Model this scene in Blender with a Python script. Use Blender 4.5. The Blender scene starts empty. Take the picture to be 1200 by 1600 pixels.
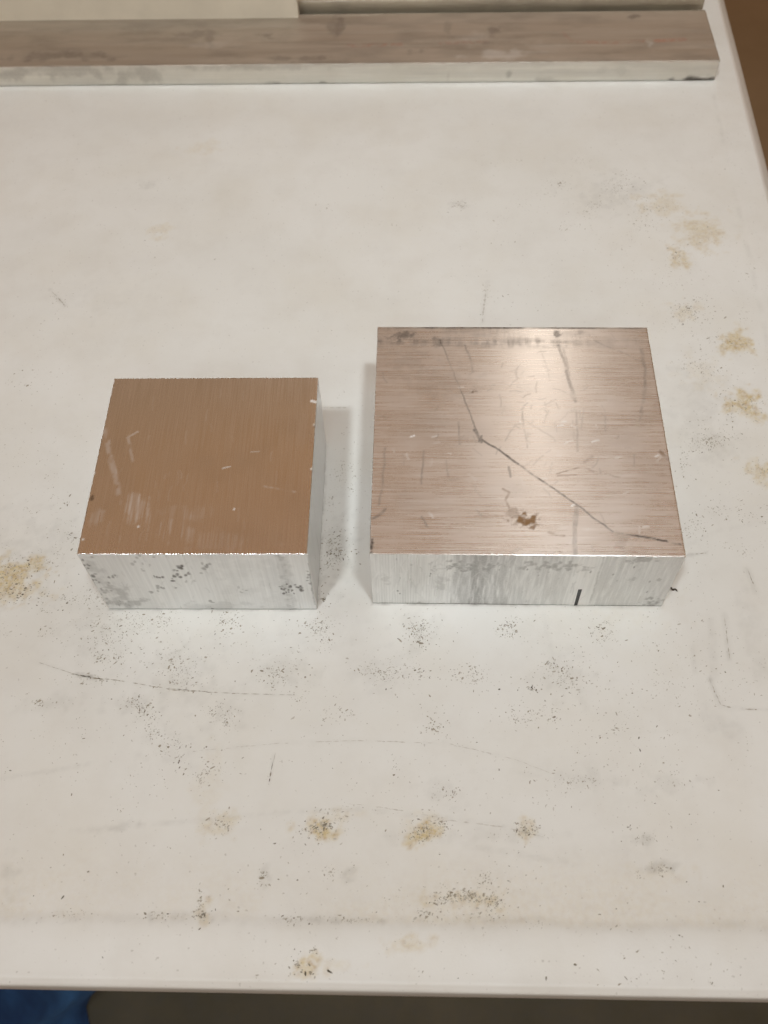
import bpy, math, random
import numpy as np
from mathutils import Matrix, Vector

# ------------------------------------------------------------------ camera, light, exposure
sc = bpy.context.scene
col = sc.collection
MM = 0.001
CAM_H = 410.0                       # mm above the table top
F_PX, PITCH, ROLL = 1478.5, math.radians(57.491), math.radians(-2.2332)
fwv = np.array([0, math.cos(PITCH), -math.sin(PITCH)])
upv = np.array([0, math.sin(PITCH), math.cos(PITCH)])
rgt = np.array([1.0, 0, 0])
r2 = math.cos(ROLL) * rgt + math.sin(ROLL) * upv
u2 = -math.sin(ROLL) * rgt + math.cos(ROLL) * upv

cam = bpy.data.cameras.new('camera')
cam.sensor_fit = 'VERTICAL'
cam.sensor_width = 27.0
cam.sensor_height = 36.0
cam.lens = F_PX / 1600 * 36.0
cam.clip_start, cam.clip_end = 0.01, 50
cam.dof.use_dof = True
cam.dof.focus_distance = 0.46
cam.dof.aperture_fstop = 12.0
camo = bpy.data.objects.new('camera', cam)
col.objects.link(camo)
camo.matrix_world = Matrix(((r2[0], u2[0], -fwv[0], 0), (r2[1], u2[1], -fwv[1], 0),
                            (r2[2], u2[2], -fwv[2], CAM_H * MM), (0, 0, 0, 1)))
sc.camera = camo

world = bpy.data.worlds.new('World')
sc.world = world
world.use_nodes = True
bg = world.node_tree.nodes['Background']
wt = world.node_tree                                              # dim brown workshop around the table
w_tc = wt.nodes.new('ShaderNodeTexCoord'); w_z = wt.nodes.new('ShaderNodeSeparateXYZ')
wt.links.new(w_tc.outputs['Generated'], w_z.inputs['Vector'])
w_r = wt.nodes.new('ShaderNodeValToRGB'); wt.links.new(w_z.outputs['Z'], w_r.inputs['Fac'])
w_cr = w_r.color_ramp; w_cr.interpolation = 'EASE'               # brown bands by height, shaped for the reflections in the block tops
w_cr.elements[0].position = .0; w_cr.elements[0].color = (0.30, 0.185, 0.105, 1)
w_cr.elements[1].position = 1.0; w_cr.elements[1].color = (0.31, 0.195, 0.12, 1)
for w_p, w_c in ((.69, (0.285, 0.200, 0.140)), (.745, (0.275, 0.180, 0.112)), (.795, (0.395, 0.208, 0.086)), (.845, (0.345, 0.205, 0.125))):
    w_cr.elements.new(w_p).color = (*w_c, 1)
wt.links.new(w_r.outputs['Color'], bg.inputs['Color'])
bg.inputs['Strength'].default_value = 1.0

def lamp(name, loc, target, size, power, color, spread=180):
    l = bpy.data.lights.new(name, 'AREA')
    l.shape = 'DISK'; l.size = size; l.energy = power; l.color = color; l.spread = math.radians(spread)
    o = bpy.data.objects.new(name, l); col.objects.link(o)
    o.location = loc
    o.rotation_euler = (Vector(target) - Vector(loc)).to_track_quat('-Z', 'Y').to_euler()
    return o
TGT = (0.04, 0.42, 0)
lamp('ceiling_lamp', (-0.68, -0.77, 2.55), TGT, 0.24, 1.88, (0.85, 0.94, 1.0), 46)
lamp('ceiling_lamp', (0.46, -0.59, 2.55), TGT, 0.26, 1.68, (0.85, 0.94, 1.0), 46)
lamp('ceiling_lamp', (0.05, -2.60, 2.55), TGT, 0.90, 8.2, (0.85, 0.94, 1.0))
lamp('ceiling_lamp', (0.50, 2.05, 1.75), TGT, 0.16, 1.0, (1.0, 0.93, 0.84))

sc.view_settings.view_transform = 'Standard'
sc.view_settings.look = 'None'
sc.view_settings.exposure = 0.0
sc.view_settings.gamma = 1.0
sc.view_settings.use_curve_mapping = False
sc.render.engine = 'CYCLES'
sc.cycles.max_bounces = 8
sc.cycles.blur_glossy = 0.5

# ------------------------------------------------------------------ helpers
rng = np.random.default_rng(11)

def un(px, py, z=0.0):
    """photo position -> point (mm) on the level plane at height z"""
    d = fwv + (px - 600) / F_PX * r2 - (py - 800) / F_PX * u2
    t = (z - CAM_H) / d[2]
    return np.array([0, 0, CAM_H]) + t * d

def un_plane(px, py, p0, n):
    d = fwv + (px - 600) / F_PX * r2 - (py - 800) / F_PX * u2
    o = np.array([0, 0, CAM_H])
    t = np.dot(p0 - o, n) / np.dot(d, n)
    return o + t * d

_VN = {}
def vnoise(x, y, seed=0):
    """smooth value noise, numpy, -1..1"""
    if seed not in _VN: _VN[seed] = np.random.default_rng(seed).uniform(-1, 1, (256, 256))
    r = _VN[seed]
    xi = np.floor(x).astype(int); yi = np.floor(y).astype(int)
    fx = x - xi; fy = y - yi
    fx = fx * fx * (3 - 2 * fx); fy = fy * fy * (3 - 2 * fy)
    g = lambda a, b: r[a % 256, b % 256]
    return ((g(xi, yi) * (1 - fx) + g(xi + 1, yi) * fx) * (1 - fy)
            + (g(xi, yi + 1) * (1 - fx) + g(xi + 1, yi + 1) * fx) * fy)

def fbm(x, y, seed=0, oct=4):
    s = 0; a = 1; t = 0
    for i in range(oct):
        s = s + a * vnoise(x * 2 ** i + 17.3 * i, y * 2 ** i + 5.1 * i, seed + i); t += a; a *= 0.55
    return s / t * 1.6

def sstep(a, b, x):
    t = np.clip((x - a) / (b - a), 0, 1)
    return t * t * (3 - 2 * t)

def seg_mask(X, Y, pts, w, soft, dash=0.0, seed=0):
    """soft polyline mask, w = half width"""
    m = np.zeros_like(X)
    for (ax, ay), (bx_, by_) in zip(pts[:-1], pts[1:]):
        dx, dy = bx_ - ax, by_ - ay
        L2 = dx * dx + dy * dy + 1e-9
        t = np.clip(((X - ax) * dx + (Y - ay) * dy) / L2, 0, 1)
        d = np.hypot(X - ax - t * dx, Y - ay - t * dy)
        k = 1 - sstep(w, w + soft, d)
        m = np.maximum(m, k)
    if dash:
        m = m * np.clip(1 - dash * (.55 - 1.3 * fbm(X * 0.35, Y * 0.35, seed + 40, 3)), 0.05, 1)
    return m

def blob_mask(X, Y, cx, cy, rx, ry, rot=0, rough=0.5, fine=0.2, seed=0, soft=0.7):
    c, s = math.cos(rot), math.sin(rot)
    x = ((X - cx) * c + (Y - cy) * s) / rx
    y = (-(X - cx) * s + (Y - cy) * c) / ry
    r = np.hypot(x, y)
    n = fbm(X * fine, Y * fine, seed, 4)
    return 1 - sstep(1 - soft, 1 + 0.25, r + rough * n)

def link(name, me, parent=None):
    o = bpy.data.objects.new(name, me); col.objects.link(o)
    if parent: o.parent = parent
    return o

def tag(o, label, cat=None, group=None, kind=None):
    o['label'] = label
    if cat: o['category'] = cat
    if group: o['group'] = group
    if kind: o['kind'] = kind

def mesh_np(name, V, Fq, attrs=None, uv=None, smooth=True, mat=None):
    """V (n,3) metres, Fq (m,4) ints"""
    me = bpy.data.meshes.new(name)
    V = np.asarray(V, np.float32); Fq = np.asarray(Fq, np.int32)
    n = Fq.shape[1]
    me.vertices.add(len(V)); me.vertices.foreach_set('co', V.ravel())
    me.loops.add(Fq.size); me.loops.foreach_set('vertex_index', Fq.ravel())
    me.polygons.add(len(Fq))
    me.polygons.foreach_set('loop_start', np.arange(0, Fq.size, n, dtype=np.int32))
    try:
        me.polygons.foreach_set('loop_total', np.full(len(Fq), n, np.int32))
    except Exception:
        pass
    me.update(calc_edges=True)
    me.polygons.foreach_set('use_smooth', np.full(len(Fq), smooth, bool))
    for k, a in (attrs or {}).items():
        at = me.attributes.new(k, 'FLOAT', 'POINT')
        at.data.foreach_set('value', np.asarray(a, np.float32))
    if uv is not None:
        ul = me.uv_layers.new(name='UVMap')
        ul.data.foreach_set('uv', np.asarray(uv, np.float32)[Fq.ravel()].ravel())
    if mat: me.materials.append(mat)
    me.validate()
    return me

def grid_faces(nu, nv, off=0):
    i = np.arange(nu - 1)[:, None]; j = np.arange(nv - 1)[None, :]
    a = (i * nv + j).ravel()
    return np.stack([a, a + nv, a + nv + 1, a + 1], 1) + off

class NT:
    def __init__(s, name):
        s.m = bpy.data.materials.new(name); s.m.use_nodes = True
        s.t = s.m.node_tree; s.b = s.t.nodes['Principled BSDF']
    def n(s, typ, **kw):
        nd = s.t.nodes.new(typ)
        for k, v in kw.items():
            if k.startswith('i_'):
                key = k[2:]
                nd.inputs[int(key) if key.isdigit() else key.replace('_', ' ')].default_value = v
            else: setattr(nd, k, v)
        return nd
    def l(s, a, b): s.t.links.new(a, b)
    def attr(s, name): return s.n('ShaderNodeAttribute', attribute_name=name).outputs['Fac']
    def coord(s, scale=(1, 1, 1), rot=(0, 0, 0)):
        tc = s.n('ShaderNodeTexCoord'); mp = s.n('ShaderNodeMapping')
        mp.inputs['Scale'].default_value = scale; mp.inputs['Rotation'].default_value = rot
        s.l(tc.outputs['Object'], mp.inputs['Vector']); return mp.outputs['Vector']
    def noise(s, vec, scale, detail=4, rough=0.55):
        nd = s.n('ShaderNodeTexNoise', i_Scale=scale, i_Detail=detail, i_Roughness=rough)
        s.l(vec, nd.inputs['Vector']); return nd.outputs['Fac']
    def ramp(s, fac, a, b, lo=0.0, hi=1.0):
        nd = s.n('ShaderNodeMapRange'); nd.clamp = True
        for k, v in zip(('From Min', 'From Max', 'To Min', 'To Max'), (a, b, lo, hi)): nd.inputs[k].default_value = v
        s.l(fac, nd.inputs['Value']); return nd.outputs['Result']
    def math(s, op, a, b):
        nd = s.n('ShaderNodeMath', operation=op)
        for i, v in enumerate((a, b)):
            if isinstance(v, (int, float)): nd.inputs[i].default_value = v
            else: s.l(v, nd.inputs[i])
        return nd.outputs[0]
    def mix(s, fac, a, b):
        nd = s.n('ShaderNodeMix', data_type='RGBA')
        for sock, v in ((nd.inputs['Factor'], fac), (nd.inputs['A'], a), (nd.inputs['B'], b)):
            if isinstance(v, (int, float)): sock.default_value = v
            elif isinstance(v, tuple): sock.default_value = (*v, 1)
            else: s.l(v, sock)
        return nd.outputs['Result']
    def bump(s, h, strength, dist, normal=None):
        nd = s.n('ShaderNodeBump', i_Strength=strength, i_Distance=dist)
        s.l(h, nd.inputs['Height'])
        if normal is not None: s.l(normal, nd.inputs['Normal'])
        return nd.outputs['Normal']
    def set(s, **kw):
        for k, v in kw.items():
            sock = s.b.inputs[k.replace('_', ' ')]
            if isinstance(v, (int, float)): sock.default_value = v
            elif isinstance(v, tuple): sock.default_value = (*v, 1) if len(v) == 3 else v
            else: s.l(v, sock)
        return s.m

def simple(name, color, rough=0.6, metal=0.0, var=0.12, scale=120, bump=0.15):
    t = NT(name); v = t.coord()
    n = t.noise(v, scale, 5)
    dark = tuple(c * (1 - var) for c in color); lite = tuple(min(1, c * (1 + var)) for c in color)
    c = t.mix(t.ramp(n, .3, .7), dark, lite)
    nb = t.bump(t.noise(v, scale * 8, 3), bump, 0.0003)
    return t.set(Base_Color=c, Roughness=rough, Metallic=metal, Normal=nb)

# ------------------------------------------------------------------ materials
def table_material():
    t = NT('white_table_plastic'); v = t.coord()
    big = t.noise(v, 7, 3); fine = t.noise(v, 260, 4)
    c = t.mix(t.ramp(big, .3, .7), (0.676, 0.662, 0.612), (0.732, 0.720, 0.676))
    c = t.mix(t.ramp(t.noise(v, 16, 4, .6), .44, .72, 0, .45), c, (0.645, 0.61, 0.53))
    haze = t.ramp(t.noise(v, 38, 6, .65), .46, .78, 0, .17)
    c = t.mix(haze, c, (0.46, 0.42, 0.36))
    # scattered faint pin specks everywhere
    sp = t.ramp(t.noise(v, 620, 2, .4), .70, .76, 0, .40)
    c = t.mix(sp, c, (0.30, 0.27, 0.22))
    # soft grey grime and painted contact shade, broken by noise
    g = t.math('MULTIPLY', t.attr('grime_shade'), t.ramp(fine, .30, .66, .25, 1.0))
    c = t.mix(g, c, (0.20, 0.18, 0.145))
    # yellow brown stains
    s = t.math('MULTIPLY', t.attr('stain'), t.ramp(t.noise(v, 420, 4, .6), .34, .62, .35, 1.0))
    sc_ = t.mix(t.ramp(t.noise(v, 300, 3), .45, .7), (0.56, 0.44, 0.21), (0.40, 0.25, 0.075))
    c = t.mix(s, c, sc_)
    nb = t.bump(t.noise(v, 900, 3, .5), .10, 0.0004)
    nb = t.bump(t.noise(v, 55, 2), .12, 0.0015, nb)
    r = t.ramp(big, .3, .7, .40, .52)
    return t.set(Base_Color=c, Roughness=r, Normal=nb, Specular_IOR_Level=0.35)

def metal_material(name, rot_axis, base=(0.88, 0.85, 0.82), rough=0.30, aniso=0.6, line=0.25, coarse=900, fine=2600, tint=None, mottle=0.3, contrast=0.80):
    """rot_axis: object axis the machining lines run along ('x','y','z')"""
    t = NT(name)
    st = {'x': (0.02, 1, 1), 'y': (1, 0.02, 1), 'z': (1, 1, 0.02)}[rot_axis]
    v = t.coord(); vs = t.coord(st)
    n1 = t.noise(vs, coarse, 4, .6); n2 = t.noise(vs, fine, 2, .5)
    n3 = t.noise(t.coord(tuple(0.08 if k < 1 else 1 for k in st)), coarse * .25, 5, .6)
    mot = t.noise(v, 40, 5, .6)
    dark = tuple(c * contrast for c in base)
    c = t.mix(t.ramp(n1, .32, .68), dark, base)
    c = t.mix(t.ramp(n3, .42, .75, 0, mottle), c, tuple(k * 0.62 for k in base))
    if tint: c = t.mix(t.ramp(mot, .4, .65, 0, .6), c, tint)
    g = t.math('MULTIPLY', t.attr('grime_shade'), t.ramp(t.noise(v, 900, 4, .6), .25, .6, .65, 1))
    s = t.attr('stain'); br = t.attr('bright')
    c = t.mix(g, c, (0.045, 0.034, 0.024))
    c = t.mix(s, c, (0.22, 0.115, 0.035))
    c = t.mix(br, c, (0.93, 0.92, 0.90))
    r = t.ramp(n1, .2, .8, rough * .8, rough * 1.2)
    r = t.math('ADD', r, t.ramp(mot, .35, .7, 0, .03))
    r = t.math('ADD', r, t.math('MULTIPLY', g, 0.05))
    r = t.math('ADD', r, t.math('MULTIPLY', br, 0.25))
    met = t.math('SUBTRACT', 1.0, t.math('MAXIMUM', t.math('MULTIPLY', s, 0.7), t.math('MULTIPLY', br, 0.55)))
    h = t.math('ADD', t.math('MULTIPLY', n1, .6), t.math('MULTIPLY', n2, .4))
    nb = t.bump(h, line, 0.00025)
    tg = t.n('ShaderNodeTangent', direction_type='UV_MAP'); tg.uv_map = 'UVMap'
    t.l(tg.outputs['Tangent'], t.b.inputs['Tangent'])
    return t.set(Base_Color=c, Roughness=r, Metallic=met, Normal=nb, Anisotropic=aniso)

M_TABLE = table_material()
M_TOP_L = metal_material('brushed_aluminium_lines_in_depth', 'y', rough=.26, aniso=.7, line=.05, mottle=.05, contrast=.91, coarse=1700, fine=4000)
M_TOP_R = metal_material('milled_aluminium_lines_across', 'x', base=(0.88, .835, .785), rough=.275, aniso=.83, line=.05, coarse=1700, mottle=.04, contrast=.93)
M_FRONT = metal_material('sawn_aluminium_upright_lines', 'z', base=(0.79, .785, .775), rough=.30, aniso=.4, line=.12, coarse=900, contrast=.88, mottle=.22)
M_FRONT_R = metal_material('milled_aluminium_upright_lines', 'z', base=(0.83, .825, .81), rough=.30, aniso=.4, line=.30, coarse=1100, mottle=.18, contrast=.88)
M_BAR = metal_material('weathered_aluminium_bar', 'x', base=(0.56, .50, .425), rough=.56, aniso=.3, line=.06, coarse=500, tint=(.50, .44, .365), mottle=.4, contrast=.9)
M_BAR_F = metal_material('weathered_aluminium_bar_edge', 'x', base=(0.88, .86, .80), rough=.45, aniso=.2, line=.10, coarse=300, tint=(.72, .70, .64), mottle=.35)
M_BAR2 = metal_material('dull_grey_bar', 'x', base=(0.74, .70, .60), rough=.55, aniso=.2, line=.06, coarse=300)

# ------------------------------------------------------------------ table
TA = -math.radians(2.9)                       # table edge direction
EX = np.array([math.cos(TA), math.sin(TA)]); EY = np.array([-math.sin(TA), math.cos(TA)])
ORG = un(600, 1546)[:2]                       # on the front edge
def to_uv(x, y): return (x - ORG[0]) * EX[0] + (y - ORG[1]) * EX[1], (x - ORG[0]) * EY[0] + (y - ORG[1]) * EY[1]
def right_edge(v):                            # u of the right edge at depth v (slightly out of square)
    return RE0 + RES * v
_a = un(1125, 0); _b = un(1200, 300)
_ua, _va = to_uv(_a[0], _a[1]); _ub, _vb = to_uv(_b[0], _b[1])
RES = (_ua - _ub) / (_va - _vb); RE0 = _ub - RES * _vb
RIM = 24.0
DEPTH = 762.0

def build_table():
    root = bpy.data.objects.new('folding_table', None); col.objects.link(root)
    tag(root, 'stained white plastic table with raised pale rim under the metal blocks', 'table')
    us = np.concatenate([np.linspace(-1450, -340, 40), np.arange(-338, -1e-6, 1.25)])   # negative: distance from right edge handled below
    # u as distance to the left of the right edge
    d = np.concatenate([np.arange(0, 32, 0.8), np.arange(32, 600, 1.2), np.linspace(602, 1700, 40)])[::-1]
    vv = np.concatenate([np.arange(0, 34, 0.8), np.arange(34, 500, 1.2), np.arange(500, 700, 2.0), np.linspace(702, DEPTH, 20)])
    D, V = np.meshgrid(d, vv, indexing='ij')
    U = right_edge(V) - D
    # height: soft ridge up onto a rim that falls away to the front
    wob = 0.9 * vnoise(U * .05, V * 0 + 3, 5)
    e = np.minimum(V + wob, D * 1.2)
    Z = 0.5 * (1 - sstep(RIM - 3, RIM + 2.5, e)) - 1.9 * (1 - sstep(0, RIM - 3, V)) * (V < RIM)
    Z = Z - 1.6 * (1 - sstep(0, 2.4, np.minimum(V, D))) 
    X = ORG[0] + U * EX[0] + V * EY[0]; Y = ORG[1] + U * EX[1] + V * EY[1]
    Pz = Z
    # painted wear: stains with shapes of their own
    stain = np.zeros_like(X); grime_shade = np.zeros_like(X)
    def blob(px, py, rx, ry, amt, arr, seed, rough=.6, soft=.7, rot=0):
        c = un(px, py); ex = np.linalg.norm(un(px + 10, py) - c) / 10; ey = np.linalg.norm(un(px, py + 10) - c) / 10
        R_ = max(rx * ex, ry * ey) * 2.6
        w_ = (np.abs(X - c[0]) < R_) & (np.abs(Y - c[1]) < R_)
        if w_.any(): arr[w_] = np.maximum(arr[w_], blob_mask(X[w_], Y[w_], c[0], c[1], rx * ex * 1.15, ry * ey * 1.15, rot, rough, .22, seed, soft) * amt)
    ST = [(1035, 320, 34, 18, .34), (1098, 362, 34, 24, .50), (1060, 402, 15, 14, .62), (1072, 484, 24, 14, .30), (1147, 535, 26, 18, .80),
          (1165, 631, 28, 20, .80), (1190, 738, 24, 18, .75), (10, 900, 44, 26, .85), (25, 925, 40, 16, .60), (498, 1295, 28, 17, .85),
          (525, 1275, 30, 12, .25), (660, 1302, 25, 18, .90), (665, 1285, 30, 14, .25), (822, 1297, 16, 14, .60), (345, 1290, 22, 16, .35), (715, 1403, 44, 13, .50),
          (770, 1407, 18, 15, .75), (480, 1508, 26, 14, .75), (520, 1508, 34, 8, .20), (642, 1473, 27, 13, .42), (316, 1425, 11, 22, .45), (1020, 1368, 60, 22, .16),
          (250, 360, 15, 10, .30), (325, 230, 30, 9, .20), (1095, 585, 30, 25, .16), (325, 1240, 20, 60, .12), (35, 1420, 30, 14, .2), (1000, 950, 60, 30, .08)]
    for i, (a, b, rx, ry, k) in enumerate(ST): blob(a, b, rx, ry, k, stain, 100 + i, .75)
    GR = [(20, 870, 70, 60, .14), (525, 860, 26, 60, .22), (160, 985, 60, 50, .10), (470, 985, 80, 40, .07), (100, 1100, 60, 12, .12), (165, 1295, 40, 8, .26),
          (955, 300, 60, 25, .14), (1100, 640, 50, 60, .12), (1110, 690, 30, 30, .15), (285, 1050, 50, 40, .12), (220, 1105, 30, 20, .18),
          (265, 1165, 35, 30, .10), (880, 1055, 40, 30, .12), (440, 1045, 45, 30, .12), (350, 1115, 30, 25, .12), (590, 1050, 40, 25, .10),
          (655, 985, 35, 30, .12), (905, 1215, 50, 18, .12), (1055, 1225, 40, 18, .12), (1010, 1308, 25, 10, .26), (540, 1365, 12, 12, .25),
          (410, 1370, 8, 14, .25), (1030, 1355, 20, 8, .28), (740, 1305, 110, 10, .10), (230, 290, 20, 8, .18), (720, 320, 12, 6, .26), (1130, 1130, 30, 20, .13),
          (15, 1370, 20, 30, .16), (1180, 990, 20, 60, .10), (700, 1240, 30, 16, .15), (950, 1330, 120, 12, .05), (160, 470, 60, 30, .05)]
    for i, (a, b, rx, ry, k) in enumerate(GR): blob(a, b, rx, ry, k, grime_shade, 200 + i, .9, .9)
    def line(pts, wpx, soft, amt, seed, dash=.6):
        q = [tuple(un(*p)[:2]) for p in pts]
        e_ = wpx + soft + 1; xs = [p[0] for p in q]; ys = [p[1] for p in q]
        w_ = (X > min(xs) - e_) & (X < max(xs) + e_) & (Y > min(ys) - e_) & (Y < max(ys) + e_)
        if w_.any(): grime_shade[w_] = np.maximum(grime_shade[w_], seg_mask(X[w_], Y[w_], q, wpx, soft, dash, seed) * amt * .75)
    LN = [([(60, 1035), (130, 1057), (190, 1064), (270, 1078), (350, 1083), (460, 1086)], .1, 1.2, .16, .5),
          ([(118, 1053), (152, 1060)], .3, .9, .9, .3), ([(427, 1178), (420, 1226)], .1, 1.0, .3, .5),
          ([(300, 1174), (440, 1161), (560, 1157), (700, 1162), (800, 1185), (870, 1212)], .2, 1.5, .10, .4),
          ([(0, 1216), (70, 1206), (140, 1194)], .2, 1.4, .20, .5),
          ([(100, 1300), (300, 1283), (430, 1270), (560, 1264), (700, 1279), (790, 1292), (850, 1308)], .2, 1.5, .20, .6),
          ([(600, 1306), (680, 1312), (760, 1326), (900, 1350)], .3, 1.8, .20, .5),
          ([(1110, 1060), (1118, 1085), (1128, 1103)], .3, 1.6, .42, .4), ([(1128, 1104), (1200, 1110)], .1, 1.0, .32, .5),
          ([(1132, 960), (1140, 1030)], .4, 1.8, .24, .3), ([(1112, 970), (1116, 1055)], .5, 2.5, .16, .3), ([(1083, 1010), (1086, 1050)], .3, 1.8, .2, .3),
          ([(1176, 950), (1186, 1060)], .8, 3, .14, .4), ([(762, 440), (757, 470), (753, 505)], .4, 1.8, .22, .5), ([(78, 452), (102, 478)], .4, 1.6, .34, .5),
          ([(1070, 868), (1104, 864)], .2, 1.2, .4, .4), ([(505, 637), (545, 637)], .1, 1.0, .28, .7), ([(1040, 870), (1120, 830), (1200, 815)], .2, 1.6, .12, .7),
          ([(0, 1440), (200, 1436), (420, 1438), (600, 1442), (900, 1447), (1200, 1450)], .3, 3.5, .12, .9),
          ([(230, 1432), (330, 1436)], .6, 2.5, .36, .9), ([(440, 1436), (600, 1441)], .4, 1.8, .34, .9),
          ([(500, 1030), (700, 1290)], .1, .8, .05, .9), ([(850, 960), (870, 1060)], .3, 1.5, .13, .6), ([(1168, 890), (1182, 925)], .6, 2, .3, .5),
          ([(930, 1150), (1080, 1140)], .2, 1.4, .07, .8), ([(640, 1230), (760, 1200), (860, 1215)], .2, 1.2, .1, .7)]
    for i, (p, w, s_, a, d_) in enumerate(LN): line(p, w, s_, a, 300 + i, d_)
    # dirt packed along the inside of the rim
    ed = np.abs(e - RIM - 1.5)
    grime_shade = np.maximum(grime_shade, (1 - sstep(0, 3.2, ed)) * np.clip(.05 + .20 * fbm(U * .05, V * .08, 77), 0, .15))
    stain = np.maximum(stain, .2 * sstep(RIM - 2, RIM + 1, e) * (1 - sstep(RIM + 2, RIM + 40, V)) * np.clip(.6 + .7 * fbm(U * .03, V * .05, 55), 0, 1))
    for (cx_, cy_, w_b, d_b, yw) in ((-82.4, 259.2, 101.0, 100.2, -.0446), (65.8, 273.0, 138.5, 135.7, -.0557)):  # contact shadow painted into the tabletop colour around each block's foot
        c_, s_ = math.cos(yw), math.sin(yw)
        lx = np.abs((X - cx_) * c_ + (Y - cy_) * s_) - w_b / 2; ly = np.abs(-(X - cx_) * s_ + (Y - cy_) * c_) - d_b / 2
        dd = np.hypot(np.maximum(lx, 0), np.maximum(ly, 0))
        grime_shade = np.maximum(grime_shade, (1 - sstep(0, 1.6, dd)) * np.clip(.30 + .5 * fbm(X * .15, Y * .15, 66), 0, .6))
    nu, nv = X.shape
    P = np.stack([X, Y, Pz], -1).reshape(-1, 3)
    Fq = grid_faces(nu, nv)
    # skirt: right edge slopes out and down, then drops; front drops straight
    verts = [P]; faces = [Fq]; gr = [grime_shade.ravel()]; stn = [stain.ravel()]
    def strip(idx, offs):
        nonlocal verts
        base = idx
        n0 = sum(len(a) for a in verts)
        src = P[idx]
        for (du, dv, z) in offs:
            q = src.copy()
            q[:, 0] += du * EX[0] + dv * EY[0]; q[:, 1] += du * EX[1] + dv * EY[1]
            wz = 0.6 * vnoise(np.arange(len(idx)) * .02, np.zeros(len(idx)), 9)
            q[:, 2] = z + wz * (z < -3)
            cur = np.arange(n0, n0 + len(idx)); n0 += len(idx)
            verts.append(q); gr.append(np.full(len(idx), .03)); stn.append(np.zeros(len(idx)))
            faces.append(np.stack([base[:-1], cur[:-1], cur[1:], base[1:]], 1)); base = cur
    ids = np.arange(nu * nv).reshape(nu, nv)
    strip(ids[-1, :], [(1.2, 0, -2.6), (6, 0, -9.0), (11.5, 0, -16), (12.2, 0, -19), (12.4, 0, -45), (-10, 0, -46)])
    strip(ids[:, 0], [(0, -.5, -4.0), (0, -.6, -6.0), (0, -.6, -17), (0, 0, -19), (0, 3, -20), (0, 6, -40), (0, 20, -43)])
    strip(ids[:, -1][::-1], [(0, 2, -3), (0, 3, -6), (0, 3, -43)])
    P_ = np.concatenate(verts) * MM; F_ = np.concatenate(faces)
    me = mesh_np('tabletop', P_, F_, {'grime_shade': np.concatenate(gr), 'stain': np.concatenate(stn)}, None, True, M_TABLE)
    link('tabletop', me, root)
    # legs: steel tube frames under the top, out of view from here
    mleg = simple('grey_leg_steel', (.25, .25, .26), .4, .8)
    for u in (-1150, 180):
        for v in (90, 660):
            x = ORG[0] + u * EX[0] + v * EY[0]; y = ORG[1] + u * EX[1] + v * EY[1]
            n = 12; V_ = []; 
            for z in (-12, -740):
                for k in range(n):
                    a = 2 * math.pi * k / n; V_.append(((x + 14 * math.cos(a)) * MM, (y + 14 * math.sin(a)) * MM, z * MM))
            F2 = [(k, (k + 1) % n, n + (k + 1) % n, n + k) for k in range(n)]
            link('leg', mesh_np('leg', V_, F2, None, None, True, mleg), root)
    # underside sheet
    c = [(-1160, 12), (225, 12), (255, 750), (-1160, 750)]
    V_ = [((ORG[0] + u * EX[0] + v * EY[0]) * MM, (ORG[1] + u * EX[1] + v * EY[1]) * MM, z * MM) for z in (-30, -34) for u, v in c]
    link('underside', mesh_np('underside', V_, [(0, 1, 2, 3), (4, 7, 6, 5), (0, 4, 5, 1), (1, 5, 6, 2), (2, 6, 7, 3), (3, 7, 4, 0)], None, None, False, simple('table_underside', (.6, .58, .54))), root)
    return root
build_table()

# ------------------------------------------------------------------ floor
def build_floor():
    t = NT('concrete_floor'); v = t.coord()
    n = t.noise(v, 6, 6, .6); n2 = t.noise(v, 60, 5, .65)
    c = t.mix(t.ramp(n, .35, .65), (0.052, 0.044, 0.022), (0.085, 0.070, 0.040))
    # the bay to the right of the table is covered with brown board
    c = t.mix(t.ramp(n2, .4, .75, 0, .45), c, (0.06, 0.055, 0.045))
    m = t.set(Base_Color=c, Roughness=.75, Normal=t.bump(n2, .3, .002))
    z = -.74
    me = mesh_np('floor', [(-2.5, -2.0, z), (2.5, -2.0, z), (2.5, 3.5, z), (-2.5, 3.5, z)], [(0, 1, 2, 3)], None, None, False, m)
    o = link('floor', me); tag(o, 'dull grey brown concrete floor under the table', kind='structure')
    # brown mat on the right
    t = NT('brown_floor_mat'); v = t.coord()
    n = t.noise(v, 5, 5, .6)
    c = t.mix(t.ramp(n, .35, .65), (0.235, 0.165, 0.09), (0.285, 0.205, 0.12))
    m = t.set(Base_Color=c, Roughness=.8, Normal=t.bump(t.noise(v, 300, 4), .4, .002))
    X0, X1, Y0, Y1 = .62, 2.4, .55, 3.2
    nx, ny = 40, 60
    gx, gy = np.meshgrid(np.linspace(X0, X1, nx), np.linspace(Y0, Y1, ny), indexing='ij')
    gz = z + .008 + .003 * vnoise(gx * 6, gy * 6, 4)
    P = np.stack([gx, gy, gz], -1).reshape(-1, 3)
    B = P.copy(); B[:, 2] = z + .001
    F = np.concatenate([grid_faces(nx, ny)])
    ids = np.arange(nx * ny).reshape(nx, ny); per = np.concatenate([ids[:, 0], ids[-1, 1:], ids[-2::-1, -1], ids[0, -2::-1]])
    k = len(P); rim = P[per].copy(); rim[:, 2] = z + .001
    cur = np.arange(k, k + len(per))
    F = np.concatenate([F, np.stack([per[:-1], cur[:-1], cur[1:], per[1:]], 1)])
    o = link('floor_mat', mesh_np('floor_mat', np.concatenate([P, rim]), F, None, None, True, m))
    tag(o, 'plain brown mat on the floor beyond the right table edge', 'mat')
build_floor()

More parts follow.
